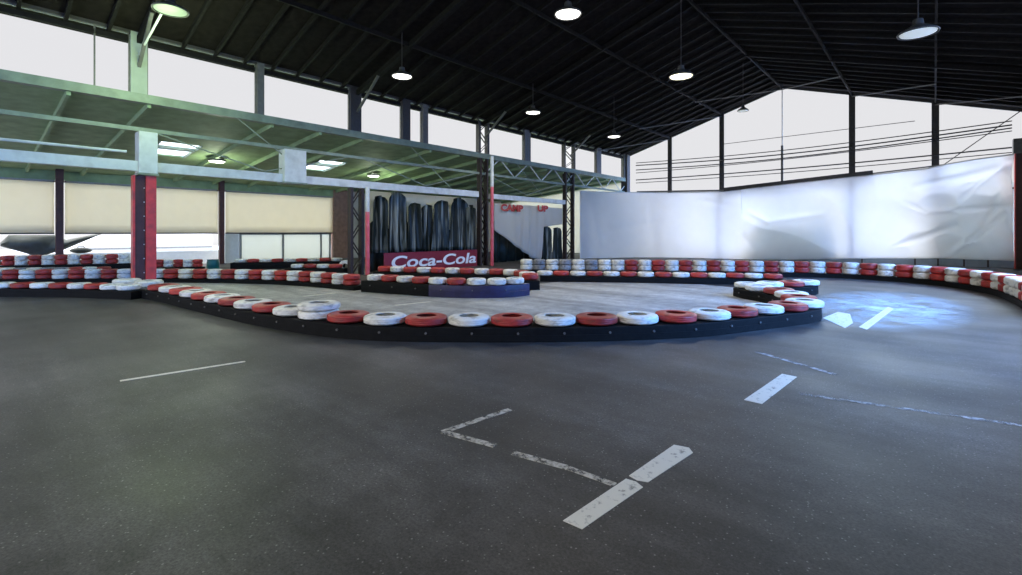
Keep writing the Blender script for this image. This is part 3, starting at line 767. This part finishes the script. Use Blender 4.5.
def belt(line, w, z1, label, m='belt', bolts=0, name='barrier_belt', bolt_side=-1):
    """rubber belt wrapped round a stack: a closed band following the centre line, with round ends and a lapped upper edge"""
    n = len(line); L_, R_ = [], []
    for i, p in enumerate(line):
        d = (line[min(i+1, n-1)] - line[max(i-1, 0)]).normalized(); nr = Vector((-d.y, d.x, 0))
        L_.append(p + nr*w); R_.append(p - nr*w)
    e = empty(name, line[n//2], label, 'barrier', kind='thing')
    def cap(c, d0, s):
        nr = Vector((-d0.y, d0.x, 0)); return [c + nr*(-s)*w*math.cos(a)*-1*1 + d0*w*math.sin(a) for a in []]
    bm = MB()
    def loop(off, z):
        return [bm.b.verts.new((p.x, p.y, z)) for p in off]
    zs = [(0.0, 1.0), (z1*.48, 1.015), (z1*.5, .99), (z1*.95, 1.0), (z1, .97)]
    rows = []
    for z, s in zs:
        a = [line[i] + (L_[i]-line[i])*s for i in range(n)]; b = [line[i] + (R_[i]-line[i])*s for i in range(n)]
        rows.append((loop(a, z), loop(b, z)))
    for (a0, b0), (a1, b1) in zip(rows, rows[1:]):
        for i in range(n-1):
            bm.b.faces.new((a0[i], a0[i+1], a1[i+1], a1[i])); bm.b.faces.new((b0[i+1], b0[i], b1[i], b1[i+1]))
        bm.b.faces.new((a0[0], a1[0], b1[0], b0[0])); bm.b.faces.new((a0[-1], b0[-1], b1[-1], a1[-1]))
    a, b = rows[-1]
    for i in range(n-1): bm.b.faces.new((a[i], a[i+1], b[i+1], b[i]))
    bm.build('belt_band', M[m], e, smooth=True, angle=35)
    if bolts:
        pts, acc = line, [0]
        for p, q in zip(line, line[1:]): acc.append(acc[-1] + (q-p).length)
        s = .3
        while s < acc[-1] - .2:
            c = at_len(pts, acc, s); d = (at_len(pts, acc, s+.05) - at_len(pts, acc, s-.05)).normalized(); nr = Vector((-d.y, d.x, 0))
            if nr.dot(c) > 0: nr = -nr
            q = c + nr*w*.99
            bm = MB(); bm.tube([Vector((q.x, q.y, z1*.62)), Vector((q.x, q.y, z1*.62)) + nr*.018], .016, 8)
            bm.build('bolt', M['bolt'], e); s += bolts
    return e
def barrier(P, step, cols, R, zb, th, tiers, where, frm, group, anchor=None, bolts=0, m='belt', usplit=None, belt_label='', reverse=False, closed_end=True, tilt=.01, bw=.9, n0=1):
    pts, acc = resample(P, step)
    N = int(acc[-1] // step)
    s0 = (acc[-1] - (N-1)*step)/2 if anchor is None else None
    if anchor:
        ua, idx = anchor                       # the tyre numbered idx sits at image column ua
        best = min(range(len(pts)), key=lambda k: abs(depth_u(pts[k])[1]-ua) if k < len(pts)*.75 else 1e9)
        s0 = acc[best] - idx*step
        while s0 < 0: s0 += step; cols = cols[1:]
        N = int((acc[-1]-s0)//step) + 1
    res = []
    for i in range(N):
        c = at_len(pts, acc, s0 + i*step); col = cols[i % len(cols)] if i >= len(cols) else cols[i]
        k = (N - i) if reverse else i + 1
        for j in range(tiers):
            tier = '' if tiers == 1 else ('upper ' if j == 1 else 'lower ')
            kind = 'tyre' if tiers == 1 else 'stack'
            tyre(c, zb + j*th, R, th*.99, col, f'{tier}{NAME[col]} tyre {where}, {nth(k)} from {frm}', group, tilt if tiers == 1 else .008)
        if res and (c - last).length < R*1.9: print('CLOSE', where, i, (c-last).length, 2*R)
        last = c; res.append((depth_u(c)[1], col))
    bl = [at_len(pts, acc, s) for s in [acc[-1]*k/(max(12, int(acc[-1]/.25))) for k in range(max(12, int(acc[-1]/.25))+1)]]
    if usplit:
        k = min(range(len(bl)), key=lambda q: abs(depth_u(bl[q])[1]-usplit))
        belt(bl[:k+1], R*bw, zb, 'black belt leading into the dark purple wrap before the red poles', 'belt', bolts)
        bl = bl[k:]
    belt(bl, R*bw, zb, belt_label, m, bolts)
    print('BARRIER', where, N, [(round(u), c) for u, c in res])
    return res

RW, WR, WW, WG = ['r', 'w'], ['w', 'r'], ['w'], ['w', 'g']          # colour order along a barrier
# A: long front barrier of the infield, from the red column round to the hairpin
R = .3
A = edge_path([(140, 298.6), (152, 301.0), (165, 303.8), (180, 308), (200, 313), (250, 325), (300, 334), (350, 340), (410, 342.5), (469, 343), (535, 343), (600, 342), (660, 340), (710, 337), (755, 331.5)], R)
S = [Vector((x*RX + t*FX, x*RY + t*FY, 0)) for (x, t) in ((4.95, 8.3), (5.28, 8.87), (5.5, 9.45), (5.62, 10.05), (5.55, 10.65), (5.45, 11.25), (6.03, 11.45), (6.62, 11.6), (7.2, 11.85), (7.35, 12.45))]
colsA = RW*5 + WW + RW*7 + ['r', 'w', 'r'] + WW*2 + ['w', 'r'] + WR*2
barrier(A + S, .605, colsA, R, .195, .125, 1, 'on the long front infield barrier', 'the red column', 'tyres of the front infield barrier',
        anchor=(469, 14), bolts=.62, belt_label='black bolted rubber belt wrapped round the long front infield barrier')
# B: back row of the infield
B_ = [ground(u, t) for (u, t) in ((796, 13.2), (772, 13.75), (740, 14.0), (700, 14.15), (640, 14.45), (600, 14.65), (560, 14.8), (541, 14.9))]
barrier(B_, .50, RW*16, .247, .17, .14, 1, 'on the back infield row', 'the hairpin', 'tyres of the back infield row', anchor=(735, 2), belt_label='black rubber belt under the back row of the infield')
# D: outer barrier in front of the white sheet, two painted tyres high
D = edge_path([(1033, 320), (1022, 311), (1010, 303), (990, 295), (960, 289), (930, 285), (890, 281.5), (830, 278), (760, 276.5), (690, 275.5), (620, 274.8), (560, 274.3), (524, 274)], .245)
D = [p for p in D]
barrier(D, .465, WW*3 + ['r'] + WW*3 + ['r'] + WR*13 + WW + WG*4 + WR*3, .23, .13, .19, 2, 'in outer barrier below the white sheet', 'red corner column', 'two-high tyres below the white sheet',
        anchor=(940, 13), belt_label='black rubber belt under the outer barrier below the white sheet')
# L: left part of the front barrier
Lp = edge_path([(-22, 297.3), (30, 297.5), (70, 298), (105, 299.3), (128, 300.2)], .27)
barrier(Lp, .47, WR*3 + WW*3, .23, .18, .13, 1, 'in front of the red column', 'that column', 'tyres before the red column', reverse=True, belt_label='black rubber belt of the low barrier in front of the red column')
# E1: aisle-side barrier, two high
E1 = edge_path([(-25, 284), (60, 283.3), (165, 282.8), (250, 284), (300, 286.2), (330, 288.8), (353, 291)], .23)
barrier(E1, .455, WR*20, .22, .11, .14, 2, 'in the aisle-side barrier', 'the purple bend', 'two-high tyres of the aisle-side barrier', reverse=True, belt_label='black rubber belt under the aisle-side barrier')
# E2: purple wrapped bend
E2 = edge_path([(360, 292), (400, 295), (440, 297.7), (480, 298.5), (512, 297.8), (530, 295.5)], .24)
e_end = [ground(u, t) for (u, t) in ((532, 12.5), (524, 13.6), (505, 14.2), (470, 14.55), (430, 14.9), (392, 15.3), (378, 15.6))]
barrier(E2, .47, WR*3 + WW*5, .226, .28, .15, 1, 'on the purple-wrapped bend', 'the near red pole', 'tyres of the purple bend', bolts=.7, m='purple_belt', usplit=436, belt_label='dark purple wrap round the bend barrier before the red poles')
barrier(e_end, .47, RW*8, .226, .24, .17, 1, 'behind the purple bend', 'the far red pole', 'tyres behind the purple bend', belt_label='black rubber belt behind the purple-wrapped bend')
# K, F, F2: rows deeper in the aisle
K = [ground(u, t) for (u, t) in ((-12, 15.4), (40, 15.5), (112, 15.9))]
barrier(K, .39, ['r', 'w', 'g', 'w', 'g', 'g'] + RW*3, .19, .22, .14, 1, 'in the low row before the dark post', 'the red column', 'tyres in the low row before the dark post', reverse=True, belt_label='black rubber belt of the low row before the dark post')
Fp = [ground(u, t) for (u, t) in ((232, 19.6), (280, 20.0), (345, 20.7))]
barrier(Fp, .46, WR*7 + WW, .225, .26, .14, 1, 'in front of the frosted glazing', 'the teal drum', 'tyres before the frosted glazing', belt_label='black rubber belt of the row before the frosted glazing')
F2 = [ground(u, t) for (u, t) in ((287, 17.2), (318, 17.2), (346, 17.1))]
barrier(F2, .46, WR*3 + WW, .225, .22, .14, 1, 'in the short row beside the brown pier', 'the aisle opening', 'tyres of the short row', belt_label='black rubber belt of the short row beside the brown pier')
# G: row along the blinds
G1 = [ground(u, t) for (u, t) in ((-14, 17.4), (40, 17.9), (90, 18.4), (132, 18.9))]
barrier(G1, .385, WR*9, .19, .28, .185, 2, 'in the barrier along the blinds', 'the red column', 'two-high tyres along the blinds', reverse=True, belt_label='black rubber belt under the barrier along the blinds')
G2 = [ground(u, t) for (u, t) in ((154, 19.3), (180, 19.4), (203, 19.5))]
barrier(G2, .36, RW*5, .178, .10, .15, 2, 'beside the teal drum', 'the drum', 'two-high tyres beside the teal drum', reverse=True, belt_label='black rubber belt of the short barrier beside the teal drum')
# loose white tyres round the foot of the red column
for (u, t, z, lb) in ((127, 11.98, 0, 'lower loose white tyre lying before the foot of the red column'), (127, 11.98, .175, 'upper loose white tyre lying before the foot of the red column'),
                      (149, 11.62, 0, 'lower white tyre against the bright red column foot'), (149, 11.62, .175, 'upper white tyre against the bright red column foot')):
    tyre(ground(u, t), z, .29, .17, 'w', lb, 'white tyres at the red column foot')
# a tyre standing on edge before the brown pier
c = ground(346, 17.9)
o = tyre(c, .0, .24, .16, 'w', 'white tyre standing on edge before the broad brown pier', 'loose tyres'); o.rotation_euler = (PI/2, 0, .8); o.location.z = .24
c = min([o for o in bpy.data.objects if o.get('group') == 'tyres of the front infield barrier'], key=lambda o: abs(depth_u(o.location)[1] - 318)).location
tyre(Vector((c.x, c.y, 0)) , .322, .31, .11, 'w', 'white tyre stacked double on the long front infield barrier, beside another white one', 'tyres of the front infield barrier')

# asphalt inside the ring of barriers, paled where the lights alone fall short
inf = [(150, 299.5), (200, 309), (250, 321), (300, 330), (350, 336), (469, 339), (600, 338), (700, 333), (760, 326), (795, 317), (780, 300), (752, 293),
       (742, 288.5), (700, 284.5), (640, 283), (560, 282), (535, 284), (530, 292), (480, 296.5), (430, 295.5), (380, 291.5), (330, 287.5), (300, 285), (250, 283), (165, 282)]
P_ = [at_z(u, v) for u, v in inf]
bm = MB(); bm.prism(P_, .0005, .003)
struct(bm.build('floor_infield', M['infield']), 'asphalt inside the ring of tyre barriers, brightness painted into its pale colour', 'floor')
# ------------------------------------------------------------------ floor markings
def mark(px, label, m, w=None, z=.003):
    if w is None:
        P = [at_z(u, v) for u, v in px]
    else:
        a, b = at_z(*px[0]), at_z(*px[1]); d = (b-a).normalized(); n_ = Vector((-d.y, d.x, 0))*w/2
        P = [a-n_, b-n_, b+n_, a+n_]
    bm = MB(); v = [bm.b.verts.new((p.x, p.y, z)) for p in P]; lo = [bm.b.verts.new((p.x, p.y, .0005)) for p in P]
    bm.b.faces.new(v); n = len(P)
    for k in range(n): bm.b.faces.new((v[k], v[(k+1)%n], lo[(k+1)%n], lo[k]))
    o = bm.build('floor_marking', M[m], loc=P[0])
    tag(o, label, 'floor marking', kind='thing'); return o
mark([(563, 521), (582, 529.5), (643, 487.5), (636, 482), (626, 479)], 'near half of the broad white dash beside the faint corner line', 'dash')
mark([(629, 476), (637, 480.5), (648, 482.5), (693, 453), (689, 448), (674, 445)], 'far half of the broad white dash beside the faint corner line', 'dash')
mark([(744, 400), (762, 404), (797, 377), (782, 374)], 'short bright white dash on the bluish floor before the hairpin', 'dash')
mark([(120, 381), (245, 361.5)], 'long thin white line on the dark floor before the red column', 'dash', .055)
mark([(443, 432), (510, 409.5)], 'upper arm of the faint corner line on the floor', 'thin', .06)
mark([(443, 432), (495, 446)], 'short dashed arm of the faint corner line', 'thin', .06)
mark([(513, 453), (568, 468)], 'faint line running on from the corner towards the broad dash', 'thin', .06)
mark([(568, 468), (615, 485)], 'faint line ending at the broad white dash', 'thin', .05)
mark([(757, 352), (837, 375)], 'faint pale line on the bluish floor behind the short bright dash', 'faint', .06)
mark([(800, 394), (1040, 428)], 'long faint pale line across the bluish floor by the open side', 'faint', .06)
mark([(303, 296.5), (336, 293)], 'small pale dash inside the infield near the aisle barrier', 'dash', .1, .006)
mark([(395, 305.5), (430, 302)], 'small pale dash inside the infield before the purple bend', 'dash', .1, .006)
mark([(859, 327), (867, 329.5), (894, 309), (888, 307)], 'slim white dash among the scuffed patches beyond the hairpin', 'dash')
mark([(823, 318), (845, 328), (853, 323), (850, 314), (838, 312)], 'white worn patch beside the slim dash beyond the hairpin', 'dash', z=.004)
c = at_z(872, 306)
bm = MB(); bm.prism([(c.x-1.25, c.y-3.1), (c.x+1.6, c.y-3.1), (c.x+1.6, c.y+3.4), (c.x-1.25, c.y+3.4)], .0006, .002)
tag(bm.build('floor_marking', M['scuff_sheen'], loc=c), 'broad scuffed patch on the floor beyond the hairpin, blue-white sheen painted in', 'floor marking', kind='thing')

# ------------------------------------------------------------------ lamps
def lamp(p, dia, label, lens, top=None, arm=None, tilt=0):
    e = empty('hanging_lamp', p, label, 'lamp', 'round lamps under the roof', 'thing'); r = dia/2
    MB().lathe([(r, 0), (r*1.03, .02), (r*.95, .05), (r*.62, .11), (r*.30, .17), (r*.24, .28), (0, .30)], 28, c=p).build('lamp_shade', M['shade'], e, smooth=True, solid=.008)
    MB().lathe([(0, -.03), (r*.5, -.02), (r*.9, .01), (r*.92, .03), (0, .03)], 28, c=p).build('lens', M[lens], e, smooth=True)
    if arm: MB().tube([p + Vector((0, 0, .3)), arm], .025, 8).build('arm', M['grey_steel'], e)
    elif top: MB().tube([p + Vector((0, 0, .3)), Vector((p.x, p.y, top))], .012, 6).build('suspension_rod', M['dark_steel'], e)
    return e
def lp(u, v, t, dia, label, lens):
    p = at_t(u, v, t); lamp(p, dia, label, lens, top=roof_z(p.x) - .05); return p
p = at_t(170.5, 11, 10.4)
lamp(p, .66, 'round greenish lamp on an arm from the pale clerestory pilaster', 'lens_green', arm=Vector((XW + .1, 3.07, 6.0)))
GL = p
L1 = lp(568, 15, 11, .6, 'lit round lamp hanging nearest the camera under the ridge', 'lens_on')
L2 = lp(681, 77, 12.5, .6, 'lit yellowish lamp hanging before the gable windows', 'lens_warm')
L3 = lp(402, 77, 14.5, .6, 'lit lamp hanging before the clerestory windows, nearest the wall', 'lens_on')
lp(918, 34, 9.5, .64, 'unlit pale lamp hanging under the dark roof over the open side', 'lens_dim')
L4 = lp(533, 113, 19.5, .6, 'small lamp before the clerestory window, second along that row', 'lens_on')
L5 = lp(614, 137, 22.5, .6, 'small lamp hanging near the far corner of the hall', 'lens_on')
lp(743, 111, 22, .46, 'dark bell-shaped lamp silhouetted against the gable glass', 'lens_dim')
for (u, v, lb) in ((217, 157, 'flat round lamp under the aisle ceiling beside the bright skylight'), (373.5, 172.5, 'flat round lamp under the aisle ceiling above the dark curtain')):
    q = on_aisle(u, v); q.z -= .16
    e = empty('aisle_lamp', q, lb, 'lamp', kind='thing')
    MB().lathe([(0, -.05), (.22, -.045), (.27, -.01), (.27, .02), (0, .03)], 24, c=q).build('lens', M['lens_on'], e, smooth=True)
    MB().lathe([(.28, -.01), (.31, .0), (.31, .06), (.1, .1), (0, .1)], 24, c=q).build('lamp_shade', M['shade'], e, smooth=True)

# ------------------------------------------------------------------ lights
AISLE_L = []
def light(name, kind, loc, energy, col, size=.25):
    l = bpy.data.lights.new(name, kind); l.energy = energy; l.color = col
    if kind == 'POINT': l.shadow_soft_size = size
    o = bpy.data.objects.new(name, l); COL.objects.link(o); o.location = loc; return o
light('added_green_flare_light', 'POINT', GL - Vector((.6, 0, .95)), 260, (.74, 1.0, .56), .6)  # added green light below the dim lamp, imitates the flare glow
def down(name, q, e, col, ang=150):
    o = light(name, 'SPOT', q, e, col); o.data.spot_size = math.radians(ang); o.data.spot_blend = .6; o.data.shadow_soft_size = .25
for q, e in ((L1, 260), (L2, 420), (L3, 420), (L4, 420), (L5, 300)): down('lamp_light', q - Vector((0, 0, .1)), e, (1, .96, .87))

for (u, v) in ((217, 157), (373.5, 172.5)):
    q = on_aisle(u, v); down('aisle_lamp_light', q - Vector((0, 0, .12)), 380, (.95, 1.0, .86), 165); light('aisle_lamp_glow', 'POINT', q - Vector((0, 0, .5)), 70, (.85, 1.0, .72), .3)
sun = light('low_sun', 'SUN', (-6, 40, 20), 1.1, (.62, .82, 1.0)); sun.data.angle = math.radians(20)
_x, _y, _ = ray(925, HY); _d = Vector((_x, _y, 0)).normalized(); _e = math.radians(18)
sun.rotation_euler = Vector((-_d.x*math.cos(_e), -_d.y*math.cos(_e), -math.sin(_e))).to_track_quat('-Z', 'Y').to_euler()
w = bpy.data.worlds.new('overcast_sky'); SC.world = w; w.use_nodes = True
nt = w.node_tree; N = nt.nodes; L = nt.links
bg = N['Background']
tc = N.new('ShaderNodeTexCoord'); sp = N.new('ShaderNodeSeparateXYZ'); L.new(tc.outputs['Generated'], sp.inputs[0])
def mrange(src, a, b, c, d):
    m_ = N.new('ShaderNodeMapRange'); m_.interpolation_type = 'SMOOTHSTEP'
    for i, vv in enumerate((a, b, c, d)): m_.inputs[i+1].default_value = vv
    L.new(src, m_.inputs[0]); return m_.outputs[0]
up = mrange(sp.outputs['Z'], .32, .66, 1.0, 6.5)          # overcast sky is brighter overhead
gr = mrange(sp.outputs['Z'], -.06, -.01, .45, 1.0)
dt = N.new('ShaderNodeVectorMath'); dt.operation = 'DOT_PRODUCT'; L.new(tc.outputs['Generated'], dt.inputs[0]); dt.inputs[1].default_value = (.707, -.707, 0)
op = mrange(dt.outputs['Value'], -.2, .4, 1.0, 1.2)       # sky lifted behind and beside the open side to brighten the hall
sd = mrange(sp.outputs['X'], .36, .86, 0, 1)             # clear blue sky on the open side
mx = N.new('ShaderNodeMix'); mx.data_type = 'RGBA'; L.new(sd, mx.inputs[0])
mx.inputs[6].default_value = (.97, .97, .99, 1); mx.inputs[7].default_value = (.60, 1.8, 5.0, 1)
ml = N.new('ShaderNodeMath'); ml.operation = 'MULTIPLY'; L.new(up, ml.inputs[0]); L.new(gr, ml.inputs[1])
m3 = N.new('ShaderNodeMath'); m3.operation = 'MULTIPLY'; L.new(ml.outputs[0], m3.inputs[0]); L.new(op, m3.inputs[1]); ml = m3
L.new(mx.outputs[2], bg.inputs['Color']); L.new(ml.outputs[0], bg.inputs['Strength'])

# ------------------------------------------------------------------ camera
cam = bpy.data.cameras.new('camera'); co = bpy.data.objects.new('camera', cam); COL.objects.link(co)
co.location = (0, 0, EYE); co.rotation_euler = (PI/2, 0, math.atan2(-FX, FY))
cam.sensor_width = 36; cam.lens = F/1022*36; cam.shift_y = -(287.5 - HY)/1022; cam.clip_end = 500
SC.camera = co
SC.view_settings.view_transform = 'Standard'; SC.view_settings.look = 'None'
SC.view_settings.gamma = 1; SC.view_settings.use_curve_mapping = False
SC.view_settings.exposure = 0.0
